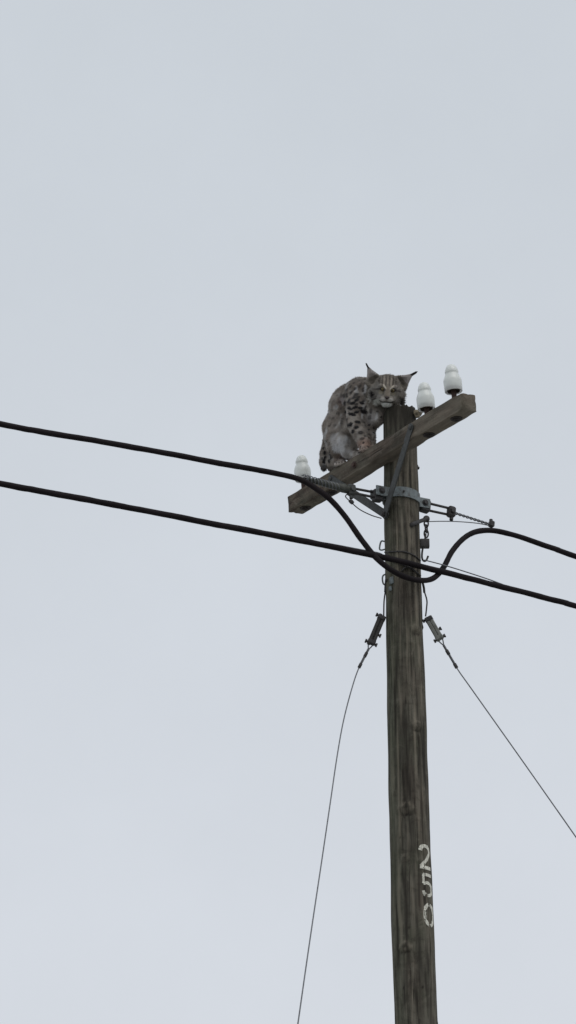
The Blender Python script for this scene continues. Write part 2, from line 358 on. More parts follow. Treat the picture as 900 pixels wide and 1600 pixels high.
# ------------------------------------------------------------------ crossarm (fitted to its corners)
AC = np.array([-0.11121, -0.07000, 6.64501]); AD = np.array([.53255, -.84606, -.02388]); AN = np.array([-.84364, -.52832, -.09561]); AU = np.array([-.06827, -.07106, .99513])
AW, AH, AS0, AS1 = .0888, .0875, -.800, .747
def A(s, a=0.0, b=1.0, up=0.0): return AC + AD*s + AN*a*AW/2 + AU*(b*AH/2 + up)
def arm_mesh():
    # cross-section outline sampled with rounded, chipped corners; swept along s
    sec = []
    nS = 6; rc = .06
    for cx, cy, a0 in ((1, 1, 0), (-1, 1, 90), (-1, -1, 180), (1, -1, 270)):
        for t in np.linspace(0, 90, 3): sec.append((cx*(1-rc) + rc*math.cos(rad(a0+t)), cy*(1-rc) + rc*math.sin(rad(a0+t))))
        nx = {0: (-1, 1), 90: (-1, -1), 180: (1, -1), 270: (1, 1)}[a0]
        for t in range(1, nS):
            u = t/nS
            if a0 == 0: sec.append(((1-rc)*(1-2*u), 1))
            elif a0 == 90: sec.append((-1, (1-rc)*(1-2*u)))
            elif a0 == 180: sec.append((-(1-rc)*(1-2*u), -1))
            else: sec.append((1, -(1-rc)*(1-2*u)))
    ss = np.linspace(AS0, AS1, 180); rr = []; wr = []
    for s in ss:
        ring = []
        for a, b in sec:
            k = 1 + .030*noise.noise(Vector((s*3, a*1.5, b*1.5))) + .035*noise.noise(Vector((s*14, a*5, b*5 + 4))) - .07*max(0, 1 - abs(noise.noise(Vector((s*1.3, a*4.2, b*4.2 + 2))))/.07)
            edge = abs(a)*abs(b)
            k -= .30*max(0, noise.noise(Vector((s*9, a*.7 + 3, b*.7))) - .05)*max(0, edge - .55)
            y, z = a*k, b*k
            if a > 0 and b < -.5: z += .20*math.exp(-((s + .165)/.035)**2) * max(0, a) ; y -= .10*math.exp(-((s + .165)/.04)**2)  # bite out of lower edge
            if s in (ss[0], ss[-1]): y *= .985; z *= .985
            ring.append((s, y*AW/2, z*AH/2))
            tr = .55*max(0, 1 - abs(s - .20)/.14)*max(0, .5 + noise.noise(Vector((s*7, a*2, b*2))))*(1 if b > -.6 else .5)
            tr = max(tr, 1.1*max(0, noise.noise(Vector((s*4.5, a*1.3, b*1.3+7))) - .08), .8*max(0, 1 - abs(noise.noise(Vector((s*1.3, a*4.2, b*4.2 + 2))))/.06), .5*max(0, 1 - abs(s - AS0)/.02))
            lt = .7*max(0, noise.noise(Vector((s*3, a*1.2 + 5, b*1.2)))) + .55*min(1, max(0, (s - .24)/.12))*(.6 + .4*noise.noise(Vector((s*8, a*3, b*3)))) + (.3 if b < -.9 and s > -.3 else 0)  # noise is bare wood; paler underside and near end are painted light
            al = .45*max(0, noise.noise(Vector((s*4, a*2+9, b*2))))*(1 if s < -.4 else .5)
            wr.append((min(.85, tr), min(.6, lt), al))
        rr.append(ring)
    mb = MB(); mb.rings(rr); return mb, wr
mb, wr = arm_mesh()
ARM = mb.build('crossarm', M['arm'], POLE, origin=(0, 0, 0))
set_color(ARM, 'wear_tone', wr)
AMX = Matrix(((AD[0], AN[0], AU[0], AC[0]), (AD[1], AN[1], AU[1], AC[1]), (AD[2], AN[2], AU[2], AC[2]), (0, 0, 0, 1)))
ARM.matrix_local = AMX; ARM_INV = AMX.inverted()
def arm_child(mb, name, mat, smooth='angle'):
    mb.v = [tuple(ARM_INV @ Vector(p)) for p in mb.v]; o = mb.build(name, mat, ARM, smooth=smooth, origin=(0, 0, 0)); return o
def solve_s(px, up):
    best = min(np.linspace(-.8, .75, 3000), key=lambda s: abs(proj(A(s, 0, 1, up))[0] - px)); return float(best)
INS_S = [solve_s(710, .02), solve_s(667.3, .02), solve_s(474.8, .02)]
# nuts and washers below the arm (one per pin, the fourth pin has lost its insulator)
for s in INS_S + [-.455]:
    q = MB(); q.lathe([(.029, 0), (.030, .003), (.029, .008)], A(s, 0, -1) + AU*.004, -AU, n=20, cap=True); q.hexnut(A(s, 0, -1) - AU*.003, -AU, .0165, .010); q.cyl(A(s, 0, -1) - AU*.01, A(s, 0, -1) - AU*.016, .008, 8)
    arm_child(q, 'nut', M['nut'])
q = MB(); q.lathe([(.018, 0), (.018, .004), (.0, .0041)], A(-.17, 1, .0) - AN*.001, AN, n=16); q.hexnut(A(-.17, 1, .0) + AN*.002, AN, .012, .010)
arm_child(q, 'bolt', M['rust'])
# through bolt, its end shows at the back of the pole
nz = np.array([-AN[0], -AN[1], 0]); nz /= np.linalg.norm(nz)
bz = zpix(716, 653) - .0; q = MB(); c1 = np.array([pc(bz), 0, bz]) + nz*.078
q.lathe([(.026, .0), (.026, .008), (.017, .0082), (.017, .020), (.008, .021), (.008, .034), (0, .0345)], c1, nz, n=14); q.build('bolt', M['dark'], POLE, smooth='angle')

# ------------------------------------------------------------------ braces
def brace(p0, p1, w, th, nrm, bend=None):
    p0, p1 = np.asarray(p0), np.asarray(p1); t = p1-p0; t /= np.linalg.norm(t); nrm = nrm - t*(nrm@t); nrm /= np.linalg.norm(nrm); sd_ = np.cross(t, nrm)
    mb = MB(); Ln = np.linalg.norm(p1-p0)
    ks = [(-.018, .55), (-.010, .9), (0, 1), (Ln*.25, 1), (Ln*.5, 1), (Ln*.75, 1), (Ln, 1), (Ln+.012, .85), (Ln+.02, .5)]
    rr = [[p0 + t*k + sd_*w/2*e*a + nrm*th/2*b2 for a, b2 in ((1, 1), (-1, 1), (-1, -1), (1, -1))] for k, e in ks]
    mb.rings(rr); return mb
P_low = np.array([pc(6.36), 0, 0]) + np.array([AN[0], AN[1], 0])/np.hypot(AN[0], AN[1])*.096; P_low[2] = zpix(803, 607)
def armface(px, py):                          # ray onto the outer face of the arm
    d = ray(px, py); o = A(0, 1, 0) + AN*.005; return CAM + d*(((o - CAM)@AN)/(d@AN))
nrmA = np.array([AN[0], AN[1], 0]); nrmA /= np.linalg.norm(nrmA)
p = armface(642, 668)
mb = brace(p, P_low + nrmA*.007, .043, .006, nrmA); mb.lathe([(.013, 0), (.013, .007), (.009, .010), (0, .0105)], p + nrmA*.002, AN, n=14)
mb.build('brace', M['dull'], POLE, smooth='angle')
p = armface(517, 748)
mb = brace(p, P_low, .040, .006, nrmA); mb.lathe([(.012, 0), (.012, .006), (.008, .008), (0, .0085)], p + nrmA*.002, AN, n=14)
mb.build('brace', M['dull'], POLE, smooth='angle')
q = MB(); q.hexnut(P_low + nrmA*.008, nrmA, .014, .014); q.cyl(P_low - nrmA*.02, P_low + nrmA*.026, .008, 10); q.build('bolt', M['dark'], POLE, smooth='angle')

# ------------------------------------------------------------------ pole band with ears
zb = zpix(772, 627); q = MB(); hb = .026; rb = .0915
cx = pc(zb)
nseg = 48
for r0, r1, h in ((rb-.003, rb+.0035, hb),):
    rr = []
    for k in range(nseg):
        a = 2*math.pi*k/nseg; dv = np.array([math.cos(a), math.sin(a), 0]); c_ = np.array([cx, 0, zb - .008*math.cos(a)])
        rr.append([c_ + dv*r0 - [0, 0, h], c_ + dv*r1 - [0, 0, h], c_ + dv*r1 + [0, 0, h], c_ + dv*r0 + [0, 0, h]])
    rr.append(rr[0]); q.rings(rr, cap=False)
BAND = q.build('pole_band', M['steel'], POLE, smooth='angle')
Z3 = np.array([0, 0, 1.0])
def ears(sgn, ext, name='band_ear'):
    for o_ in (1, -1):
        e = MB(); c_ = np.array([cx, 0, zb + sgn*(-.008)]) + LD*sgn*(rb + ext/2 - .008) + LM*o_*(.032 if sgn < 0 else .022)
        e.box(c_, (LD, LM, Z3), (ext/2 + .012, .0035, hb*.98), .002); e.build(name, M['steel'], POLE, smooth='angle')
        hx = MB(); cc = c_ + LD*sgn*ext*.18 + LM*o_*.003; hx.lathe([(.017, 0), (.017, .003), (0, .0031)], cc, LM*o_, n=16); hx.hexnut(cc + LM*o_*.003, LM*o_, .0125, .010); hx.build('bolt', M['dark'], POLE, smooth='angle')
ears(-1, .062); ears(1, .058)
q = MB(); q.lathe([(.0055, -.003), (.0055, .004), (0, .0045)], np.array([cx + rb*math.sin(.1), -rb*math.cos(.1), zb]) + np.array([0, -.003, 0]), (0.1, -1, 0), n=12); q.build('rivet', M['dark'], POLE)

# ------------------------------------------------------------------ strain assemblies (band to cable)
def strain(label, sgn, end_px, pin_top, pin_bot, clevis_px, blockmat):
    base = np.array([cx, 0, zb]) + LD*sgn*(rb + .04)
    T = thing('strain_clamp', label, 'clamp', tuple(base))
    anchor = MB(); cA = base + np.array([0, 0, -.004*sgn]) + LD*sgn*.004
    tilt = L(*clevis_px) - cA; tilt /= np.linalg.norm(tilt); upv = Z3 - tilt*(Z3@tilt); upv /= np.linalg.norm(upv); side = np.cross(tilt, upv)
    anchor.box(cA - upv*.012, (tilt, side, upv), (.024, .021, .030), .004); anchor.build('anchor_block', M['dark'], T, smooth='angle')
    c_ = L(*clevis_px)
    for k in (1, -1):
        r_ = MB(); r_.cyl(cA + upv*.017*k - upv*.010 + side*.006*k, c_ + upv*.015*k + side*.006*k, .0065, 10); r_.build('rod', M['dark'], T)
    b_ = MB(); b_.box(c_, (tilt, side, upv), (.020, .018, .028), .006); b_.hexnut(c_ + side*.017 if side@LM > 0 else c_ - side*.017, side if side@LM > 0 else -side, .014, .012)
    b_.lathe([(.010, -.045), (.010, -.03), (.010, .030), (0, .031)], c_ + tilt*.004, upv, n=10)
    b_.build('clevis', blockmat, T, smooth='angle')
    return T, c_, tilt, upv, side
def helix(p0, p1, r, turns, ph=0, n=60):
    p0, p1 = np.asarray(p0), np.asarray(p1); t = p1-p0; Ln = np.linalg.norm(t); t = t/Ln; x = np.cross(t, Z3); x /= np.linalg.norm(x); y = np.cross(t, x)
    return [p0 + t*Ln*i/n + (x*math.cos(ph + turns*2*math.pi*i/n) + y*math.sin(ph + turns*2*math.pi*i/n))*r for i in range(n+1)]
T, c_, tl, uv, sv = strain('grey steel strain clamp with paired rods beneath the lynx, its thick sleeve on a cable', -1, None, None, None, (549, 766), M['dull'])
# thimble and grip running on to the left cable
q = MB(); g0, g1 = c_ + tl*.012, L(482, 749)
q.tube([g0, g0 + (g1-g0)*.16, g0 + (g1-g0)*.35, g0 + (g1-g0)*.75, g1], [.020, .022, .017, .0145, .008], 12); q.build('grip_sleeve', simple('grip_sleeve_grey', (.065, .068, .058), .7, .2, .4, 60, .5), T)
q = MB()
for ph in (0, 2.1, 4.2): q.tube(helix(g0 + (g1-g0)*.25, g1 + (g1-g0)*.15, .0165, 3.5, ph), .003, 6)
q.build('preformed_grip', M['wire'], T)
q = MB(); q.tube(spline([c_ + tl*.02 - uv*.02, L(540, 776), L(549, 785), L(562, 796), L(580, 805), L(596, 810)]), .0028, 7); q.lathe([(.0, -.014), (.009, -.012), (.011, 0), (.009, .012), (0, .014)], L(549, 784), L(556, 790) - L(545, 780), n=10); q.build('bond_wire', M['dark'], T)

T2, c2, tl2, uv2, sv2 = strain('grey steel strain clamp whose twisted wire tail meets the looped cable beyond the pole', 1, None, None, None, (705, 800), M['dark'])
q = MB(); e0, e1 = c2 + tl2*.015, L(767, 820)
for ph in (0, math.pi): q.tube(helix(e0, e1, .0042, 5, ph, 80), .0036, 7)
q.build('twisted_wire', M['wire'], T2)
q = MB(); q.box(L(768, 819), (tl2, sv2, uv2), (.013, .014, .016), .004); q.lathe([(.009, 0), (.009, .012), (0, .0125)], L(767, 815), uv2, n=8); q.build('wire_clip', M['dark'], T2, smooth='angle')
q = MB(); q.tube(spline([L(668, 815), L(690, 814.5), L(715, 815), L(745, 817.5), L(768, 822)]), .0026, 7); q.build('earth_wire', M['wire'], T2)

# ------------------------------------------------------------------ cables
RC = .0140
def far_run(p, q, dist, sag=.0):               # carry a cable on beyond the frame
    p, q = np.asarray(p), np.asarray(q); t = q-p; t /= np.linalg.norm(t); return [q + t*d + np.array([0, 0, 1.0])*sag*d*d for d in np.linspace(0, dist, 14)[1:]]
a0, a1 = L(60, 673.5), L(-40, 655)
left = far_run(a0, a1, 26, .004)[::-1] + [a1, a0, L(160, 690.5), L(260, 708.5), L(360, 727), L(430, 739.5), L(466, 748, .012)]
loop = [L(490, 761, .03), L(515, 780, .04), L(540, 808, .05), L(566, 845, .08), L(590, 874, .13), L(620, 896, .150), L(650, 906, .145), L(675, 904, .12), L(692, 888, .07), L(706, 862, .035), L(724, 842, .015), L(745, 831, 0), L(770, 829, -.0)]
b0, b1 = L(870, 858.5), L(930, 879.5)
right = [L(800, 835.5), L(835, 846.5), b0, b1] + far_run(b0, b1, 26, .006)
def wob(P, a=.0016): return [np.asarray(p) + a*np.array([noise.noise(Vector((p[0]*6, 1, k))) + .6*noise.noise(Vector((p[0]*17, 4, k))) for k in (1.5, 4.5, 8.5)]) for p in P]
def rvar(P, r): return [r*(1 + .07*noise.noise(Vector((p[0]*11, p[2]*11, 3))) + .05*noise.noise(Vector((p[0]*40, p[2]*40, 3)))) for p in P]
CP = wob(spline(left + loop + right, 16)); q = MB(); q.tube(CP, rvar(CP, RC), 12)
o = q.build('overhead_cable', M['rubber'], smooth=True, origin=tuple(U(650, 905, -.2)))
o['label'] = 'thick black upper cable that drops into a slack loop across the pole'; o['category'] = 'cable'; o['group'] = 'black overhead cables'
OFF2 = .120
c0_, c1_ = L(60, 766.5, OFF2), L(-40, 748, OFF2)
d0_, d1_ = L(880, 941, OFF2), L(940, 957, OFF2)
lowp = far_run(c0_, c1_, 26, .004)[::-1] + [c1_, c0_, L(200, 793, OFF2), L(340, 820, OFF2), L(460, 842.5, OFF2), L(560, 863, OFF2), L(625, 877, OFF2), L(690, 893, OFF2), L(780, 916, OFF2), d0_, d1_] + far_run(d0_, d1_, 26, .006)
T = thing('overhead_cable', 'thick black lower cable running straight past the front of the pole', 'cable', tuple(L(625, 877, OFF2)), 'black overhead cables')
CP = wob(spline(lowp, 24)); q = MB(); q.tube(CP, rvar(CP, .0145), 12); q.build('sheath', M['rubber'], T)
q = MB(); q.tube(spline([L(480, 845, OFF2), L(515, 849.5, OFF2), L(560, 858, .10), L(588, 863, .09), L(597, 866, .07)]), .0030, 7); q.build('support_wire', M['wire'], T)
q = MB(); q.tube(spline([L(663, 875, .05), L(690, 882, .09), L(720, 891, .11), L(760, 904, OFF2), L(785, 913, OFF2)]), .0030, 7); q.build('support_wire', M['wire'], T)

# ------------------------------------------------------------------ hanger: bracket, chain, block, hook
HB = L(665, 812, 0.02)
T = thing('hook_hanger', 'dark iron bracket with a short chain, square block and open hook beside the pole', 'hook', tuple(HB))
q = MB(); pa = U(645, 819, -.083); pb = HB + np.array([.004, 0, .004])
q.tube(spline([pa + np.array([-.01, .03, 0]), pa, (pa+pb)/2 + np.array([0, -.004, -.001]), pb], 6), [.012]*6 + [.0105]*13, 10); q.lathe([(.014, -.012), (.017, -.006), (.017, .006), (.014, .012)], pb, (0, -1, 0), n=12, cap=True); q.build('bracket', M['dark'], T)
for i, py in enumerate((816, 824, 832)):
    c_ = L(666, py + 2, .02); w_ = [np.array([1., 0, 0]), np.array([.5, .86, 0])][i % 2]
    q = MB(); q.tube([c_ + w_*.010*math.cos(t) + Z3*.021*math.sin(t) for t in np.linspace(0, 2*math.pi, 20, endpoint=False)], .0042, 7, closed=True); q.build('chain_link', M['dark'], T)
q = MB(); q.cyl(L(665, 834, .02), L(664, 846, .02), .0055, 8); q.build('link_rod', M['dark'], T)
q = MB(); q.box(L(663.5, 849.5, .02), (CR, np.array([0, -1., 0]), Z3), (.0235, .016, .0215), .002); q.build('block', M['dark'], T, smooth='angle')
q = MB(); q.tube(spline([L(661, 854, .02), L(659.5, 864, .02), L(659.5, 872, .02), L(662, 876.5, .02), L(666, 875.5, .02), L(669, 869, .02)], 6), .0050, 9); q.build('hook', M['dark'], T)

# ------------------------------------------------------------------ small irons on the left of the pole
for pts in ([(601, 846), (595.5, 846), (593, 857), (596, 859.5), (602, 858)], [(604, 897), (599, 899), (597.5, 904), (599, 912), (604, 915)]):
    q = MB(); q.tube(spline([U(px, py, -.005) for px, py in pts], 6), .0042, 8); q.build('staple', M['steel'], POLE)
def pole_pt(px, py, out=.0):                   # on the surface of the pole at a pixel
    z = zpix(py, px); 
    for _ in range(4):
        X = U(px, py, 0); 
        ph = math.asin(max(-.985, min(.985, (X[0]-pc(z))/(float(np.interp(z, ZS, RS)))))); y = -math.cos(ph)*(pole_R(ph, z) + out); P = U(px, py, y); z = P[2]
    r = pole_R(ph, z) + out
    return np.array([pc(z) + r*math.sin(ph), -r*math.cos(ph), z])
q = MB(); q.tube(spline([pole_pt(600, 863, .004), pole_pt(612, 862, .004), pole_pt(630, 862, .004), pole_pt(645, 868, .004), pole_pt(655, 876, .004)], 6), .0040, 7); q.build('tie_wire', M['dark'], POLE)
q = MB(); q.tube(spline([pole_pt(626, 893, .004), pole_pt(631, 887, .004), pole_pt(638, 884.5, .004), pole_pt(648, 884, .004)], 6), .0045, 7); q.build('tie_wire', M['dark'], POLE)
q = MB(); q.tube(spline([pole_pt(604, 866, .006), pole_pt(618, 877, .006), pole_pt(640, 888, .006), pole_pt(655, 900, .006)], 6), .0050, 7); q.build('tie_wire', M['dark'], POLE)
for px, py, w_, h_ in ((611, 907, .013, .018), (609, 920, .010, .012)):
    P = pole_pt(px, py, .003); nn = P - np.array([pc(P[2]), 0, P[2]]); nn /= np.linalg.norm(nn)
    q = MB(); q.box(P, (np.cross(nn, Z3), nn, Z3), (w_, .005, h_), .003); q.build('bracket_plate', M['steel'], POLE, smooth='angle')
q = MB(); q.tube(spline([pole_pt(604.5, 905, .006), U(602.5, 915, -.01), U(602, 925, -.01)], 5), .0062, 8); q.build('guy_eye', M['dark'], POLE)
q = MB(); q.tube(spline([pole_pt(657, 905, .005), U(662, 917, -.005), U(663, 926, 0)], 5), .0062, 8); q.build('guy_eye', M['dark'], POLE)

# ------------------------------------------------------------------ guy wires with strain insulators
def guy(label, upper, ins0, ins1, wire, anchor, mat, group='guy wires'):
    T = thing('guy_wire', label, 'guy wire', tuple(anchor), group)
    q = MB(); q.tube(spline(upper, 6), .0038, 7); q.build('top_loop', M['dark'], T)
    i0, i1 = np.asarray(ins0), np.asarray(ins1); t = i1-i0; Ln = np.linalg.norm(t); t /= Ln
    view = CAM - i0; view /= np.linalg.norm(view); s_ = np.cross(t, view); s_ /= np.linalg.norm(s_); v_ = np.cross(s_, t)
    q = MB(); _p = [(.010, -.004), (.0205, .0), (.022, .012), (.020, Ln*.3), (.021, Ln*.5), (.020, Ln*.7), (.023, Ln-.012), (.021, Ln), (.010, Ln+.004)]
    q.box(i0 + t*Ln/2 + s_*.0095, (s_, v_, t), (.0092, .013, Ln/2), .004); q.box(i0 + t*Ln/2 - s_*.0095, (s_, v_, t), (.0092, .012, Ln/2 - .004), .004); q.box(i0 + t*Ln*.5, (s_, v_, t), (.008, .008, Ln*.46), .002)
    ins = q.build('strain_insulator', mat, T, smooth='angle')
    for f_ in (.10, .90):
        q = MB(); q.box(i0 + t*Ln*f_, (s_, v_, t), (.0205, .0165, .011), .004); q.build('clamp_block', M['dark'] if f_ < .5 or mat.name.endswith('dark') else M['guyrod'], ins, smooth='angle', origin=tuple(ins['_o']))
    for k, (f_, sg) in enumerate(((.06, 1), (.06, -1), (.62, 1), (.62, -1), (.93, 1), (.93, -1))):
        if (k in (1, 2)): continue
        q = MB(); c_ = i0 + t*Ln*f_; q.cyl(c_ + s_*sg*.014, c_ + s_*sg*.029, .0065, 8); q.hexnut(c_ + s_*sg*.023, s_*sg, .0100, .009); q.build('bolt', M['dark'], ins, smooth='angle', origin=tuple(ins['_o']))
    w0 = np.asarray(wire[0]); 
    for sg in (1, -1):
        q = MB(); q.tube(spline([i1 + s_*sg*.014 - t*.012, (i1*.45 + w0*.55) + s_*sg*.006, w0]), .0032, 7); q.build('thimble_wire', M['wire'], T)
    pts = spline(list(wire) + [anchor], 14)
    q = MB(); q.tube(pts, .0031, 7); q.build('wire', M['wire'], T)
    q = MB(); w1 = np.asarray(pts[0]); w2 = w1 + (np.asarray(pts[14]) - w1)*.9
    for ph in (0, 2.1, 4.2): q.tube(helix(w1, w2, .0042, 5, ph, 60), .0025, 6)
    q.build('wire_wrap', M['wire'], T)
    for f_ in (.35, 1.0):
        q = MB(); cc = w1 + (w2-w1)*f_; dv = (w2-w1)/np.linalg.norm(w2-w1); q.lathe([(.0, -.014), (.0085, -.012), (.0085, .012), (0, .014)], cc, dv, n=8); q.build('wire_clip', M['dark'], T)
    q = MB(); a_ = np.asarray(anchor); q.cyl(a_ - [0, 0, .5], a_ + [0, 0, .02], .012, 10); q.build('anchor_rod', M['dark'], T)
    return T
def gl(px, py, t):  return U(px, py, -.02 - 1.18*t)
wireL = [gl(576, 1014, 0), gl(561, 1043, .03), gl(550, 1075, .06), gl(537, 1125, .13), gl(527, 1180, .22), gl(516, 1255, .36), gl(503.5, 1340, .52), gl(490, 1430, .68), gl(478, 1512, .84), gl(465.5, 1600, 1.0), gl(459, 1645, 1.09)]
tdir = wireL[-1] - wireL[-3]; ancL = wireL[-1] + tdir*(wireL[-1][2]/-tdir[2])
guy('slack guy wire curving down from the dark rod insulator', [U(602, 924, -.01), U(600, 940, -.012), U(599.5, 962, -.02)], U(598, 961, -.02), U(578.5, 1008, -.02), wireL, ancL, simple('guy_insulator_dark', (.026, .024, .021), .65, .1, .4, 50, .4))
wireR = [U(693, 1008, .0), U(714, 1044, .0), U(740, 1081, .0), U(820, 1194, .0), U(900, 1308, .0), U(960, 1394, 0)]
tdir = wireR[-1] - wireR[-2]; ancR = wireR[-1] + tdir*(wireR[-1][2]/-tdir[2])
guy('taut straight guy wire below the pale grey rod insulator', [U(663, 924, 0), U(667, 938, 0), U(666.5, 950, 0), U(665, 963, 0)], U(668, 964, 0), U(688.5, 1000, 0), wireR, ancR, M['guyrod'])

# ------------------------------------------------------------------ insulators
def insulator(s, label, tiltv=(0, 0, 0), py=0):
    up = float(min(np.linspace(.005, .09, 400), key=lambda u_: abs(proj(A(s, 0, 1, u_))[1] - py))); print('insulator gap', up, proj(A(s, 0, 1)))
    axis = AU + np.array(tiltv); axis /= np.linalg.norm(axis); base = A(s, 0, 1)
    T = thing('insulator', label, 'insulator', tuple(base), 'white bell insulators on the crossarm')
    b0 = up
    outer = [(.0410, b0), (.0430, b0+.003), (.0440, b0+.03), (.0446, b0+.054), (.0436, b0+.062), (.0395, b0+.074), (.0345, b0+.085), (.0315, b0+.0915), (.0305, b0+.0955), (.0325, b0+.0990), (.0332, b0+.1035), (.0315, b0+.112), (.0270, b0+.125), (.0215, b0+.1345), (.0140, b0+.1405), (.007, b0+.1432), (.0, b0+.1437)]
    inner = [(.014, b0+.08), (.020, b0+.07), (.0255, b0+.055), (.0275, b0+.004), (.0300, b0+.001), (.0330, b0+.012), (.0345, b0+.04), (.0365, b0+.014), (.0385, b0+.0005)]
    q = MB(); q.lathe([(.0385, b0+.020), (.0392, b0+.006), (.0400, b0+.0008)] + outer, base, axis, n=36); bo = q.build('bell', M['porcelain'], T)
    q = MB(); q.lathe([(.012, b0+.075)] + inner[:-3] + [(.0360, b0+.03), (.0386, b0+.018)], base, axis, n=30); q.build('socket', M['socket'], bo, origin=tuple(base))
    q = MB(); q.lathe([(.021, -.004), (.022, .0), (.022, .006), (.013, .009), (.0125, up), (.0135, up + .082)], base, axis, n=16, cap=True); q.build('pin', M['rust'], T)
    return T
T = insulator(INS_S[0], 'white porcelain insulator at the crossarm end past the pole, with a small dark mark', (-.01, 0, 0), 612.5)
# small dark maker's mark
q = MB(); base = A(INS_S[0], 0, 1); mk = U(706.8, 586.5, base[1] - .0455)
for dx, dz, w_, h_ in ((0, .0045, .0035, .0022), (-.0025, 0, .0015, .006), (.002, -.001, .0014, .005), (0, -.005, .003, .0018)):
    q.box(mk + np.array([dx, .0012, dz]), (CR, np.array([0, 1., 0]), Z3), (w_, .0015, h_))
q.build('maker_mark', M['dark'], T)
insulator(INS_S[1], 'white porcelain insulator beside the splintered pole top', (-.01, 0, 0), 640)
insulator(INS_S[2], 'white porcelain insulator alone behind the lynx, above the black cable', (-.005, 0, 0), 751)

# ------------------------------------------------------------------ lynx: one continuous body grown from a smooth distance field
MPX = .00322                                   # metres per photo pixel at the animal
HC = U(605, 611, -.075)                        # centre of the head
HF = CAM - HC; HF /= np.linalg.norm(HF)
hx_ = CR - HF*(CR@HF); hx_ /= np.linalg.norm(hx_); hu_ = np.cross(HF, hx_)*1.0
if hu_[2] < 0: hu_ = -hu_
ro = rad(4.5); HX = hx_*math.cos(ro) - hu_*math.sin(ro); HU = hu_*math.cos(ro) + hx_*math.sin(ro)
HF = HF
def hp(x, y, z): return HC + (HX*x + HU*y + HF*z)*MPX
Hm = np.stack([HX, HU, HF])                    # rows
prims = []
def ell(c, r, axes=np.eye(3), k=.012): prims.append(('e', np.asarray(c), np.asarray(r, float), np.asarray(axes), k))
def cone(a, b, ra, rb, k=.012, axes=None, sc=None): prims.append(('c', np.asarray(a), np.asarray(b), ra, rb, k))
def hell(x, y, z, rx, ry, rz, k=.010, rot=0):
    c, s = math.cos(rad(rot)), math.sin(rad(rot)); ax = np.stack([HX*c + HU*s, -HX*s + HU*c, HF])
    ell(hp(x, y, z), np.array([rx, ry, rz])*MPX, ax, k)
p_ = MPX
AXB = np.stack([AD, AN, AU])
# trunk: rump at the back, arched spine, shoulders, chest
def bell(px, py, Y, rx, ry, rz, k=.03, axes=AXB): ell(U(px, py, Y), np.array([rx, ry, rz])*p_, axes, k)
bell(531, 686, .27, 24, 19, 36)
bell(537, 652, .235, 27, 22, 34)
bell(548, 628, .165, 27, 23, 29); bell(542, 633, .20, 31, 26, 31)
bell(561, 619, .10, 26, 22, 25)
bell(571, 640, .055, 22, 18, 27); ell(U(586, 654, .035), (15*p_, 12*p_, 15*p_), AXB, .02)
bell(548, 666, .15, 26, 18, 22)
cone(U(562, 612, .09), hp(-4, 2, -22), 22*p_, 17*p_, .03)
cone(U(575, 640, .05), hp(-2, -14, -22), 18*p_, 15*p_, .03)
# right shoulder and foreleg (the near flank)
FP = A(-.088, .60, 1); HPw = A(-.315, .52, 1); FP2 = A(-.095, -.25, 1); HP2 = A(-.185, -.05, 1)
sh = U(557, 634, .035); elb = U(556, 662, .045); wr_ = FP + np.array([-.005, .004, .045])
bell(556, 632, .06, 19, 10, 22, .025)
cone(sh, elb, 15*p_, 13.5*p_, .022); cone(elb, wr_, 13*p_, 10.5*p_, .012); cone(wr_, FP + AU*.020, 10.5*p_, 9*p_, .010)
def paw(P, fwd, side, w=1.0):
    P = np.asarray(P); fwd = np.asarray(fwd); side = np.asarray(side)
    ell(P + AU*.016 + fwd*.006, (.034*w, .025*w, .019), np.stack([fwd, side, AU]), .008)
    for k in (-1.5, -.5, .5, 1.5):
        c_ = P + fwd*(.030 - .004*abs(k))*w + side*k*.0125*w
        cone(c_ - fwd*.014 + AU*.018, c_ + AU*.006, .0095*w, .0088*w, .003)
fo = np.array([-.45, -.88, 0]); fo = fo - AU*(fo@AU); fo /= np.linalg.norm(fo); so = np.cross(AU, fo)
paw(FP, fo, so, 1.0)
# left foreleg
sh2 = U(578, 650, .06); wr2 = FP2 + np.array([0, .004, .045])
cone(sh2, U(577, 670, .06), 12*p_, 9.5*p_, .02); cone(U(577, 670, .06), wr2, 9.5*p_, 8*p_, .01); cone(wr2, FP2 + AU*.018, 8*p_, 7.5*p_, .01)
paw(FP2, AD, np.cross(AU, AD), .95)
# left arm leaning on the pole
cone(U(582, 640, .05), U(593, 652, .01), 14*p_, 10*p_, .02)
# hind legs: thigh, knee high against belly, hock low behind, long foot on the beam
thigh0 = U(524, 668, .27); knee = U(537, 690, .15); hock = HPw - AD*.075 + AU*.050 + AN*.004
ell(U(525, 676, .235), (27*p_, 12*p_, 33*p_), AXB, .025)
cone(thigh0, knee, 20*p_, 12*p_, .03); cone(knee, hock, 12*p_, 9*p_, .022); cone(U(536, 690, .16), U(541, 709, .15), 11*p_, 8*p_, .03); cone(U(522, 688, .21), U(526, 708, .20), 12*p_, 9*p_, .03); cone(hock, HPw + AU*.020, 8*p_, 8*p_, .010)
fh = np.array([-.30, -.95, 0]); fh = fh - AU*(fh@AU); fh /= np.linalg.norm(fh)
paw(HPw, fh, np.cross(AU, fh), 1.12)
hock2 = HP2 - AD*.08 + AU*.05; knee2 = U(554, 684, .15)
cone(U(536, 670, .30), knee2, 17*p_, 12*p_, .02); cone(knee2, hock2, 11*p_, 8*p_, .012); cone(hock2, HP2 + AU*.020, 8*p_, 8*p_, .01)
paw(HP2, AD, np.cross(AU, AD), 1.05)
ell(A(-.40, .15, 1, .050), (.05, .030, .045), AXB, .02)                         # rump seated on the beam
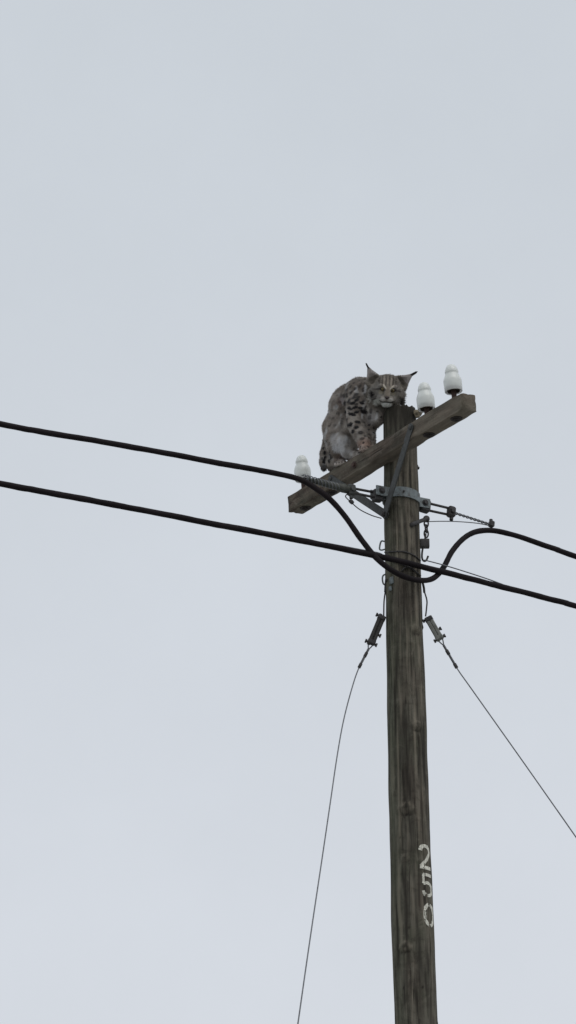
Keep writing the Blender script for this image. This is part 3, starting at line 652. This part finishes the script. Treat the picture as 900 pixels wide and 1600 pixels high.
# hanging bobtail
tail = [U(514, 690, .36), U(509, 708, .36), U(506.5, 722, .355), U(506, 731, .35)]
for a, b, ra, rb_ in zip(tail[:-1], tail[1:], (10, 8.5, 7), (8.5, 7, 5)): cone(a, b, ra*p_, rb_*p_, .012)
# head
hell(0, 8, -9, 20, 17.5, 20); hell(-14, -3, -8, 14, 14, 13); hell(13, -3, -8, 13.5, 14, 13); hell(0, -11.5, -1, 15.5, 11, 14)
cone(hp(-17, -4, -9), hp(-24, -17, -9), 8*p_, 4*p_, .012); cone(hp(16, -4, -9), hp(24, -16, -9), 8*p_, 4*p_, .012)
cone(hp(-10, -12, -4), hp(-16, -21, -6), 8*p_, 4*p_, .012); cone(hp(10, -12, -4), hp(14, -19, -5), 8*p_, 4*p_, .012)
hell(-4.2, -13, 14, 6.2, 5.2, 7, .004); hell(5, -13, 14, 6.2, 5.2, 7, .004)
cone(hp(.3, 7, 9), hp(.6, -8, 18), 6*p_, 4.6*p_, .008); hell(.5, -19.5, 9, 8.5, 5.0, 7.5, .004)
hell(-8, 6.5, 8.5, 6.5, 3.2, 4.5, .006, -16); hell(9.5, 6, 8.5, 6.5, 3.2, 4.5, .006, 16)
EARS = []
def ear(bx, by, tx, ty):
    """flattened hollow cone"""
    b_, t_ = hp(bx, by, -10), hp(tx, ty, -11); EARS.append((b_, t_))
ear(-22.5, 15, -33.5, 36); ear(20, 14, 38.5, 30.5)

lo = np.array([-.56, -.22, 6.52]); hi = np.array([.10, .50, 7.16])
allc = np.concatenate([np.stack([q_[1] for q_ in prims]), np.stack([q_[2] if q_[0] == 'c' else q_[1] for q_ in prims])])
lo = allc.min(0) - .14; hi = allc.max(0) + .14
RES = .0030
nx, ny, nz_ = [int(math.ceil(v)) + 1 for v in (hi - lo)/RES]
fld = np.full((nx, ny, nz_), .2, np.float32)
gx = [lo[i] + RES*np.arange((nx, ny, nz_)[i]) for i in range(3)]
def block(cmin, cmax):
    i0 = np.maximum(0, np.floor((cmin - lo)/RES).astype(int)); i1 = np.minimum([nx, ny, nz_], np.ceil((cmax - lo)/RES).astype(int) + 1)
    sl = tuple(slice(a, b) for a, b in zip(i0, i1))
    X, Y, Z = np.meshgrid(gx[0][sl[0]], gx[1][sl[1]], gx[2][sl[2]], indexing='ij'); return sl, np.stack([X, Y, Z], -1).astype(np.float32)
def smin(a, b, k):
    h = np.clip(.5 + .5*(b - a)/k, 0, 1); return b + (a - b)*h - k*h*(1 - h)
def sd_cone(P, a, b, ra, rb_):
    ba = (b - a).astype(np.float32); h = np.clip(((P - a.astype(np.float32)) @ ba)/(ba @ ba), 0, 1)
    return np.linalg.norm(P - a.astype(np.float32) - h[..., None]*ba, axis=-1) - (ra + (rb_ - ra)*h)
def sd_ell(P, c, r, ax):
    q = (P - c.astype(np.float32)) @ ax.T.astype(np.float32); r = r.astype(np.float32)
    k0 = np.linalg.norm(q/r, axis=-1); k1 = np.linalg.norm(q/(r*r), axis=-1); return k0*(k0 - 1)/np.maximum(k1, 1e-6)
for pr in prims:
    if pr[0] == 'e':
        _, c_, r_, ax, k = pr; m_ = r_.max() + .05; sl, P = block(c_ - m_, c_ + m_); d = sd_ell(P, c_, r_, ax)
    else:
        _, a, b, ra, rb_, k = pr; m_ = max(ra, rb_) + .05; sl, P = block(np.minimum(a, b) - m_, np.maximum(a, b) + m_); d = sd_cone(P, a, b, ra, rb_)
    fld[sl] = smin(fld[sl], d, k)
for b_, t_ in EARS:
    m_ = .07; sl, P = block(np.minimum(b_, t_) - m_, np.maximum(b_, t_) + m_)
    ax_ = t_ - b_; Ln = np.linalg.norm(ax_); ax_ /= Ln; fw = HF - ax_*(HF@ax_); fw /= np.linalg.norm(fw); sdv = np.cross(ax_, fw)
    q = P - b_.astype(np.float32); lx, ly, lz = q @ sdv.astype(np.float32), q @ fw.astype(np.float32), q @ ax_.astype(np.float32)
    def earcone(lx, ly, lz, r0, r1, L_, fl):
        t = np.clip(lz/L_, 0, 1); r = r0*(1 - t)**1.2 + r1
        return (np.sqrt(lx**2 + (ly*fl)**2 + np.where(lz < 0, lz, np.where(lz > L_, lz - L_, 0))**2) - r)/1.25
    o_ = earcone(lx, ly, lz, 12.0*p_, 1.5*p_, Ln, 1.9)
    i_ = earcone(lx, ly - .020, lz - .006, 10.0*p_, .4*p_, Ln*.86, 1.2)
    fld[sl] = smin(fld[sl], np.maximum(o_, -i_), .006)
# keep chin above the pole top and paws off the inside of the beam: the surface simply rests on them
def surface_nets(f):
    s = f < 0; nx, ny, nz_ = f.shape
    cs = np.zeros((nx-1, ny-1, nz_-1), np.int16)
    for i in (0, 1):
        for j in (0, 1):
            for k in (0, 1): cs += s[i:nx-1+i, j:ny-1+j, k:nz_-1+k]
    act = (cs > 0) & (cs < 8); idx = -np.ones(act.shape, np.int64); I = np.argwhere(act); idx[act] = np.arange(len(I))
    acc = np.zeros((len(I), 3)); cnt = np.zeros(len(I)); cor = [(i, j, k) for i in (0, 1) for j in (0, 1) for k in (0, 1)]
    for a in cor:
        for ax in range(3):
            if a[ax]: continue
            b = list(a); b[ax] = 1
            fa = f[I[:, 0]+a[0], I[:, 1]+a[1], I[:, 2]+a[2]]; fb = f[I[:, 0]+b[0], I[:, 1]+b[1], I[:, 2]+b[2]]
            m = (fa < 0) != (fb < 0); t = np.where(m, fa/np.where(m, fa - fb, 1), 0)
            pt = np.tile(np.array(a, float), (len(I), 1)); pt[:, ax] += t
            acc[m] += pt[m]; cnt[m] += 1
    V = I + acc/cnt[:, None]; Fs = []
    for ax in range(3):
        o1, o2 = [(1, 2), (2, 0), (0, 1)][ax]
        sl0 = [slice(1, -1)]*3; sl0[ax] = slice(0, -1); sl1 = list(sl0); sl1[ax] = slice(1, None)
        a = s[tuple(sl0)]; b = s[tuple(sl1)]; E_ = np.argwhere(a != b)
        flip = a[E_[:, 0], E_[:, 1], E_[:, 2]]
        g = E_.copy(); g[:, o1] += 1; g[:, o2] += 1
        def c(d1, d2): h = g.copy(); h[:, o1] -= d1; h[:, o2] -= d2; return idx[h[:, 0], h[:, 1], h[:, 2]]
        Q = np.stack([c(1, 1), c(0, 1), c(0, 0), c(1, 0)], 1); Q[~flip] = Q[~flip][:, ::-1]; Fs.append(Q)
    return V, np.concatenate(Fs)
V, Q = surface_nets(fld); V = lo + V*RES
Q = Q[(Q >= 0).all(1)]
# relax once or twice for a smooth coat
def relax(V, Q, it, lam=.5):
    for _ in range(it):
        acc = np.zeros_like(V); cnt = np.zeros(len(V))
        for a, b in ((0, 1), (1, 2), (2, 3), (3, 0)):
            np.add.at(acc, Q[:, a], V[Q[:, b]]); np.add.at(cnt, Q[:, a], 1); np.add.at(acc, Q[:, b], V[Q[:, a]]); np.add.at(cnt, Q[:, b], 1)
        V = V*(1-lam) + lam*acc/np.maximum(cnt, 1)[:, None]
    return V
V = relax(V, Q, 2)
fn = np.cross(V[Q[:, 2]] - V[Q[:, 0]], V[Q[:, 3]] - V[Q[:, 1]]); VN = np.zeros_like(V)
for k in range(4): np.add.at(VN, Q[:, k], fn)
VN /= np.linalg.norm(VN, axis=1)[:, None] + 1e-12
print('lynx verts', len(V))

# ---- coat colours, laid on the skin in the animal's own places
def near(c, r, soft=.5): 
    d = np.linalg.norm(V - np.asarray(c), axis=1)/r; return np.clip((1 - d)/soft, 0, 1)
def lerp(col, m, c): return col*(1 - m[:, None]) + np.asarray(c)*m[:, None]
vis = (VN @ (-CF)) > .15
PXV = proj(V)
def surf(px, py):                              # the skin point seen at a photo pixel
    d2 = (PXV[:, 0]-px)**2 + (PXV[:, 1]-py)**2; c_ = np.where(vis & (d2 < 9))[0]
    if len(c_) == 0: c_ = np.argsort(d2)[:4]
    return V[c_[np.argmin((V[c_] - CAM) @ CF)]]
HL = (V - HC) @ Hm.T / MPX                     # head coordinates in pixels
ishead = (np.abs(HL[:, 0]) < 48) & (HL[:, 1] > -27) & (HL[:, 1] < 46) & (HL[:, 2] > -24) & (np.linalg.norm(V - HC, axis=1) < .16)
headw = np.clip(1.25 - np.linalg.norm((HL - [0, 0, -4])/[34, 30, 30], axis=1), 0, .25)/.25
nzv = np.array([noise.noise(Vector(v*9.0)) for v in V]); nzf = np.array([noise.noise(Vector(v*45.0)) for v in V])
col = np.tile(np.array([.285, .252, .222]), (len(V), 1)) * (1 + .25*nzv + .25*nzf)[:, None]
mo = np.array([noise.noise(Vector(v*22.0 + 3)) for v in V]); col = lerp(col, np.clip(mo*1.6, 0, .65), (.115, .092, .074)); col = lerp(col, np.clip(-mo*1.5 - .1, 0, .6), (.45, .415, .375))
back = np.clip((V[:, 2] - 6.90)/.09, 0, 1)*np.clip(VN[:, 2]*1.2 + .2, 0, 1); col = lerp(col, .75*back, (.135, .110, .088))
flank = near(U(518, 645, .2), .11, .8); col = lerp(col, .5*flank, (.40, .35, .31))
ns_ = np.array([noise.noise(Vector((v[0]*60, v[1]*60, v[2]*16))) + .6*noise.noise(Vector(v*28)) for v in V])
for px_, py_, r_w, a_w in ((526, 690, .052, .85), (536, 700, .050, .95), (519, 682, .035, .6), (541, 688, .035, .6), (527, 704, .034, .8), (545, 708, .03, .5)):
    col = lerp(col, np.clip(near(surf(px_, py_), r_w*1.25, .9)*1.3 + .75*ns_ - .25, 0, 1)*a_w*.92, (.60, .60, .61))
col = lerp(col, near(surf(520, 684), .04, .8)*.35, (.50, .48, .47)); col = lerp(col, near(surf(578, 652), .05, .8)*.6, (.44, .43, .43))
col = lerp(col, near(FP + np.array([-.01, -.01, .03]), .055, .6)*.7, (.26, .155, .115)); col = lerp(col, near(surf(559, 680), .022, .7)*.7, (.46, .43, .39))
col = lerp(col, near(FP + fo*.03, .028, .6)*.6, (.42, .34, .30))
col = lerp(col, near(HPw + AU*.03, .055, .6)*.6, (.22, .16, .135))
for k in (-1.5, -.5, .5, 1.5): col = lerp(col, near(HPw + fh*.036 + np.cross(AU, fh)*k*.014 + AU*.008, .015, .6)*.85, (.52, .47, .43))
for k in (-1, 0, 1):
    for t_k in np.linspace(.012, .050, 8):
        col = lerp(col, near(HPw + fh*t_k + np.cross(AU, fh)*k*.014 + AU*(.030 - .5*t_k), .0062, .6)*.75, (.06, .045, .04)); col = lerp(col, near(FP + fo*t_k*.9 + so*k*.0125 + AU*(.030 - .55*t_k), .0055, .6)*.6, (.08, .055, .045))
col = lerp(col, near(HPw + AU*.045 + fh*.012, .020, .7)*.7, (.10, .065, .055))
col = lerp(col, near(surf(508, 700), .06, .9)*.5, (.34, .30, .265))
col = lerp(col, near(surf(531, 625), .035, .7)*.6, (.14, .085, .075))
col = lerp(col, np.clip(near(tail[-1], .026, .5), 0, 1), (.018, .015, .014)); col = lerp(col, near(surf(504, 714), .02, .6)*.7, (.5, .47, .43))
# dark spots: placed ones on the seen flank, scattered ones elsewhere
spots = []
Zs = lambda x, y: (480 + x/4.5, 550 + y/4.5)
black = (.010, .009, .010)
for x, y, a, b, ang, w in ((285,332,16,9,-35,1),(316,348,15,8,-15,1),(348,325,14,8,-30,1),(380,348,15,8,20,1),(404,292,10,14,0,.8),(342,290,14,8,-30,.9),(302,275,13,7,-40,.8),(385,262,9,14,10,.7),(418,312,9,13,0,.9),(288,392,19,9,30,1),(330,378,18,8,-15,1),(372,380,16,7,-5,1),(412,372,13,7,-20,.8),(264,420,13,9,-10,1),(305,432,24,9,22,1),(352,408,14,8,-12,1),(388,420,20,13,20,1),(440,402,9,16,0,.7),(362,480,15,10,15,1),(270,470,11,9,0,1),(296,506,14,12,0,1),(345,520,13,11,20,1),(276,512,9,11,0,.9),(312,552,14,10,25,1),(372,556,13,12,10,.8),(378,598,14,8,0,.6),(455,318,9,15,-10,1),(430,455,10,12,0,.6),(256,358,9,15,10,.9),(330,250,12,7,-35,.8),(362,232,12,7,-40,.7),(300,232,11,6,-40,.7),(268,262,11,7,-40,.7),(250,300,9,14,-10,.8),(270,300,8,13,-10,.8),(232,300,8,12,-10,.5),(400,332,14,7,-20,.9),(345,355,12,7,-15,.8),(322,312,13,7,-25,.9),(362,305,10,7,-25,.8),(425,350,12,7,0,.8),(395,395,10,6,0,.8),(290,350,9,7,0,.8),
    (175,460,11,8,0,.45),(206,432,11,8,0,.45),(188,505,12,9,0,.45),(150,512,10,8,0,.45),(215,352,11,9,0,.4),(166,402,11,9,0,.4),(150,460,8,8,0,.35),(225,395,9,8,0,.4),(235,480,12,20,0,.35),(195,380,9,8,0,.35),(180,340,9,8,0,.3),(140,430,7,9,0,.35),(205,300,9,8,0,.35),
    (120,640,8,12,0,1),(137,672,7,13,10,1),(114,700,7,12,0,1),(130,732,9,13,0,1),(152,700,7,14,0,.9),(142,765,9,12,0,1),(110,665,6,9,0,.9),(120,760,8,12,0,1),(160,745,8,14,0,.9),(135,615,7,9,0,.8),(150,640,7,9,0,.7),(105,735,6,10,0,.8)):
    P = surf(*Zs(x, y)); d = V - P; k = 4.5/MPX
    aa = rad(ang); hxp = (d @ CR)*k; hyp = -(d @ CU)*k; dz = (d @ CF)*k*.6
    u_ = (hxp*math.cos(aa) + hyp*math.sin(aa))/(a*1.14); v_ = (-hxp*math.sin(aa) + hyp*math.cos(aa))/(b*1.14)
    q = np.sqrt(u_*u_ + v_*v_ + (dz/max(a, b))**2)*.86 + .22*nzf
    spots.append(P); m_ = np.clip((1.18 - q)/.32, 0, 1)*w; m_[headw > .9] = 0
    col = lerp(col, m_, black)
SPT = np.array(spots); extra = []
order = rng.permutation(len(V))[:30000]
lightzone = col.mean(1) > .36
for i in order:
    if ishead[i] or lightzone[i] or VN[i, 2] < -.6: continue
    P = V[i]
    if (VN[i] @ -CF) > .12 and proj(P)[0] < 560 and proj(P)[1] > 600: 
        if rng.random() > .0: continue
    if np.min(np.linalg.norm(SPT - P, axis=1)) < .024: continue
    if extra and np.min(np.linalg.norm(np.array(extra) - P, axis=1)) < .023: continue
    extra.append(P)
    if len(extra) > 260: break
for P in extra:
    d = V - P; fl = -AD*.7 - Z3*.6; fl /= np.linalg.norm(fl); t = d @ fl; r2 = np.linalg.norm(d - t[:, None]*fl, axis=1)
    q = np.sqrt((t/.0085)**2 + (r2/.0055)**2) + .25*nzf; col = lerp(col, np.clip((1.2 - q)/.35, 0, 1)*.85, black)
# face
x, y, z = HL[:, 0], HL[:, 1], HL[:, 2]; hm = headw*(z > -20)
fc = np.tile(np.array([.205, .183, .155]), (len(V), 1)) * (1 + .18*nzf)[:, None]
def g2(cx, cy, rx, ry, rot=0, p=1.0):
    c, s = math.cos(rad(rot)), math.sin(rad(rot)); dx, dy = x - cx, y - cy
    q = np.sqrt(((dx*c + dy*s)/rx)**2 + ((-dx*s + dy*c)/ry)**2); return np.clip((1.25 - q)/.5, 0, 1)*p*(z > -6)
def fl_(m, c):
    global fc
    fc = lerp(fc, m, c)
fl_(g2(-18, -4, 11, 11, 0, .7), (.24, .23, .215)); fl_(g2(18, -4, 11, 11, 0, .6), (.21, .195, .175))
fl_(np.clip((y - 16)/10, 0, 1)*.5, (.10, .085, .068))
for sx, w, c in ((-8.5, .8, (.055, .045, .038)), (-3.0, .8, (.055, .045, .038)), (2.6, .7, (.055, .045, .038)), (8.2, .8, (.055, .045, .038)), (-5.8, .7, (.29, .25, .21)), (5.4, .8, (.31, .27, .225)), (-.2, .5, (.22, .185, .15)), (12, .6, (.06, .05, .042)), (-12.5, .6, (.06, .05, .042))):
    fl_(g2(sx*(1), 15, 1.5, 8, 0, w), c)
fl_(g2(.5, -2, 5, 9, 0, .6), (.190, .155, .120))
fl_(g2(-9.5, -2.5, 4, 3.2, 20, .7), (.36, .32, .24)); fl_(g2(9.3, -3, 4, 3.2, -20, .6), (.32, .28, .20))
fl_(g2(-4.4, 6.6, 1.3, 4.4, 38, 1), (.55, .50, .42)); fl_(g2(7.0, 5.9, 1.3, 4.4, -38, 1), (.55, .50, .42))
fl_(g2(-7.4, 2.2, 4.8, 3.2, -18, 1), (.020, .016, .014)); fl_(g2(9.1, 1.7, 4.8, 3.2, 18, 1), (.020, .016, .014))
fl_(g2(-14, 2, 6, 1.8, 15, .75), (.045, .038, .034)); fl_(g2(15.5, 1.5, 6, 1.8, -15, .75), (.045, .038, .034))
fl_(g2(-15, 9, 3.5, 4.5, 0, .5), (.26, .245, .23)); fl_(g2(15, 8, 3.5, 4.5, 0, .4), (.24, .215, .20))
fl_(g2(-4.6, -13.5, 4.6, 3.2, 0, .9), (.42, .40, .37)); fl_(g2(5.4, -13.5, 4.6, 3.2, 0, .9), (.42, .40, .37))
fl_(g2(.4, -21.5, 9, 3.6, 0, 1), (.52, .53, .50)); fl_(g2(-14, -18, 5, 5, 0, .8), (.50, .51, .47))
fl_(g2(.4, -17.6, 9, 1.1, 0, 1), (.022, .018, .016)); fl_(g2(-9, -16.5, 3, 1.2, -30, .8), (.03, .025, .02)); fl_(g2(9.6, -16.5, 3, 1.2, 30, .8), (.03, .025, .02))
fl_(g2(-22, -8, 2.6, 5, -15, 1), (.016, .014, .014)); fl_(g2(-25, -15, 3, 5, 0, .8), (.46, .45, .42)); fl_(g2(22, -14, 3.2, 5, 15, .9), (.03, .028, .026)); fl_(g2(17, -14, 3, 4, 0, .4), (.30, .28, .26))
fl_(g2(-18, -13, 1.6, 4, -25, .7), (.05, .045, .04))
col = lerp(col, hm, 0) + fc*hm[:, None]
for (b_, t_), sgn in zip(EARS, (-1, 1)):
    ax_ = t_ - b_; Ln = np.linalg.norm(ax_); ax_ = ax_/Ln; q = V - b_; h = q @ ax_; rr = np.linalg.norm(q - h[:, None]*ax_, axis=1)
    m_ = np.clip((h/Ln - .22)/.15, 0, 1)*(rr < .05)*(h < Ln + .02); front = (VN @ HF) > .25
    col = np.where(((m_ > .5) & front)[:, None], np.array([.30, .275, .26]), col); col = np.where(((m_ > .5) & ~front)[:, None], np.array([.085, .072, .062]), col)
    col = lerp(col, np.clip((h/Ln - .78)/.15, 0, 1)*(rr < .03)*(h < Ln+.03), (.015, .013, .012))
col = np.clip(col, .008, .8)

# fur and hide share one colour attribute
m, n, l, b = new_mat('lynx_coat'); at = n.new('ShaderNodeAttribute'); at.attribute_name = 'coat'; l.new(at.outputs['Color'], b.inputs['Base Color'])
b.inputs['Roughness'].default_value = .9; b.inputs['Specular IOR Level'].default_value = .15; b.inputs['Sheen Weight'].default_value = .25; b.inputs['Sheen Roughness'].default_value = .5
M['coat'] = m
LO = A(-.25, 0, 1)
LYNX = thing('lynx', 'spotted grey lynx crouching on the crossarm with its chin on the pole top', 'lynx', tuple(LO))
me = bpy.data.meshes.new('body'); me.from_pydata((V - LO).tolist(), [], Q.tolist()); me.update(); me.shade_smooth(); me.materials.append(M['coat'])
body = bpy.data.objects.new('body', me); COL.objects.link(body); body.parent = LYNX; set_color(body, 'coat', col)
body['_o'] = list(map(float, LO))
# fur: fine tapering hairs combed backwards and down
area = np.linalg.norm(fn, axis=1); NH = 110000
fi = rng.choice(len(Q), NH, p=area/area.sum()); uv_ = rng.random((NH, 2)); q4 = Q[fi]
P0 = (V[q4[:, 0]]*((1-uv_[:, :1])*(1-uv_[:, 1:])) + V[q4[:, 1]]*(uv_[:, :1]*(1-uv_[:, 1:])) + V[q4[:, 2]]*(uv_[:, :1]*uv_[:, 1:]) + V[q4[:, 3]]*((1-uv_[:, :1])*uv_[:, 1:]))
vi = q4[:, 0]; NN = VN[vi]; hw = headw[vi]
flow = np.tile(-AD*.75 - Z3*.75, (NH, 1)); away = (P0 - hp(.5, -8, 14)); away /= np.linalg.norm(away, axis=1)[:, None]
flow = flow*(1-hw[:, None]) + (away + 0*Z3)*hw[:, None]; low = np.clip((6.80 - P0[:, 2])/.06, 0, 1)[:, None]; flow = flow*(1-low*(1-hw[:, None])) - Z3*low*(1-hw[:, None])
flow -= NN*np.sum(flow*NN, 1)[:, None]; flow /= np.linalg.norm(flow, axis=1)[:, None] + 1e-9
Ln = .0088*(.45 + .9*rng.random(NH)**1.5 + .35*(rng.random(NH) > .93)); Ln *= 1 + .9*np.clip(near(U(527, 698, .2), .10, .6)[vi]*1.4, 0, 1); hl = (P0 - HC) @ Hm.T/MPX
face = hw*np.clip(1.1 - np.linalg.norm((hl[:, :2] - [.5, -1])/[19, 24], axis=1), 0, .4)/.4
Ln *= (1 - .80*face); Ln *= 1 + 1.3*np.exp(-(np.abs(hl[:, 0]) - 23)**2/50)*(hl[:, 1] < 0)*(hl[:, 1] > -26)*(np.abs(hl[:, 2]) < 26)
pawd = np.min([np.linalg.norm(P0 - q_, axis=1) for q_ in (FP, HPw, FP2, HP2)], axis=0); Ln *= .35 + .65*np.clip((pawd - .03)/.06, 0, 1)
ed = np.min([np.linalg.norm(P0 - (b_*.35 + t_*.65), axis=1) for b_, t_ in EARS], axis=0); Ln *= .35 + .65*np.clip((ed - .03)/.03, 0, 1)
clump = np.array([[noise.noise(Vector(p*38)), noise.noise(Vector(p*38 + 7)), noise.noise(Vector(p*38 + 13))] for p in P0])
D = NN*.45 + flow*.75 + clump*.50 + rng.normal(0, .20, (NH, 3)); D /= np.linalg.norm(D, axis=1)[:, None]
tip = P0 + D*Ln[:, None] ; mid = P0 + (D*.5 + NN*.07)*Ln[:, None]
sd3 = np.cross(D, NN); sd3 /= np.linalg.norm(sd3, axis=1)[:, None] + 1e-9; w_ = (.0009*(.7 + .6*rng.random(NH)))[:, None]
HV = np.stack([P0 - sd3*w_ - NN*.001, P0 + sd3*w_ - NN*.001, mid + sd3*w_*.8, mid - sd3*w_*.8, tip], 1).reshape(-1, 3)
bi = np.arange(NH)*5; HFc = np.concatenate([np.stack([bi, bi+1, bi+2, bi+3], 1)]).tolist() + np.stack([bi+3, bi+2, bi+4], 1).tolist()
hc = col[vi]*(.78 + .5*rng.random((NH, 1))); tipc = hc*1.12 + .012*(hc.mean(1, keepdims=True) > .05)
me = bpy.data.meshes.new('fur'); me.from_pydata((HV - LO).tolist(), [], HFc); me.update(); me.materials.append(M['coat'])
fur = bpy.data.objects.new('fur', me); COL.objects.link(fur); fur.parent = LYNX; fur['kind'] = 'stuff'
set_color(fur, 'coat', np.clip(np.stack([hc, hc, hc, hc, tipc], 1).reshape(-1, 3), .006, .8))
# eyes, nose, ear tufts, whiskers
def lynx_part(mb, name, mat, smooth=True): return mb.build(name, mat, LYNX, smooth=smooth, origin=tuple(LO))
m_eye = simple('amber_eye', (.20, .145, .05), .12, 0, .3, 300); m_pup = simple('pupil_black', (.006, .006, .006), .15, 0, .1, 50)
def front_at(hx0, hy0):                        # head surface depth at head coordinates
    d2 = (HL[:, 0]-hx0)**2 + (HL[:, 1]-hy0)**2; c_ = np.where((d2 < 2.5) & ishead)[0]; return float(HL[c_, 2].max()) if len(c_) else 14
for ex, ey in ((-6.9, 2.6), (8.6, 2.1)):
    zf = front_at(ex, ey); c_ = hp(ex, ey, zf - .9)
    q = MB(); q.lathe([(2.5*p_*math.sin(t), 2.5*p_*-math.cos(t)) for t in np.linspace(.01, math.pi-.01, 12)], c_, HF, n=16); eo = lynx_part(q, 'eye', m_eye)
    q = MB(); q.lathe([(1.3*p_*math.cos(t), .5*p_*math.sin(t)) for t in np.linspace(0, math.pi/2, 6)], hp(ex, ey, zf + 1.35), HF, n=12); q.build('pupil', m_pup, eo, origin=tuple(LO))
zf = front_at(.6, -10.5)
q = MB(); q.lathe([(1.0, -1.0), (3.0, -.6), (3.4, 0), (3.0, .9), (1.6, 1.5), (0, 1.7)], (0, 0, 0), (0, 0, 1), n=18)
q.v = [tuple(hp(.6 + a_*1.0*(1 + .35*min(1, max(-1, b2/2.5))), -10.6 + b2*.8, zf - .2 + c_)) for a_, b2, c_ in q.v]; lynx_part(q, 'nose', simple('nose_leather', (.026, .016, .014), .5, 0, .3, 200))
for (b_, t_), (tx, ty) in zip(EARS, ((-37.5, 41.5), (46.5, 34.5))):
    tp = hp(tx, ty, -12); q = MB(); ax_ = t_ - b_; ax_ /= np.linalg.norm(ax_)
    for k in range(9):
        j = rng.normal(0, .0022, 3); q.tube([t_ - ax_*.012 + j*1.2, (t_*.5 + tp*.5) + ax_*.003 + j, tp + j*.5 - (tp - t_)*rng.random()*.25], [.0024, .0018, .0004], 5)
    lynx_part(q, 'ear_tuft', simple('black_tuft', (.02, .018, .017), .9, 0, .2, 100))
for o in list(bpy.data.objects):
    if '_o' in o: del o['_o']
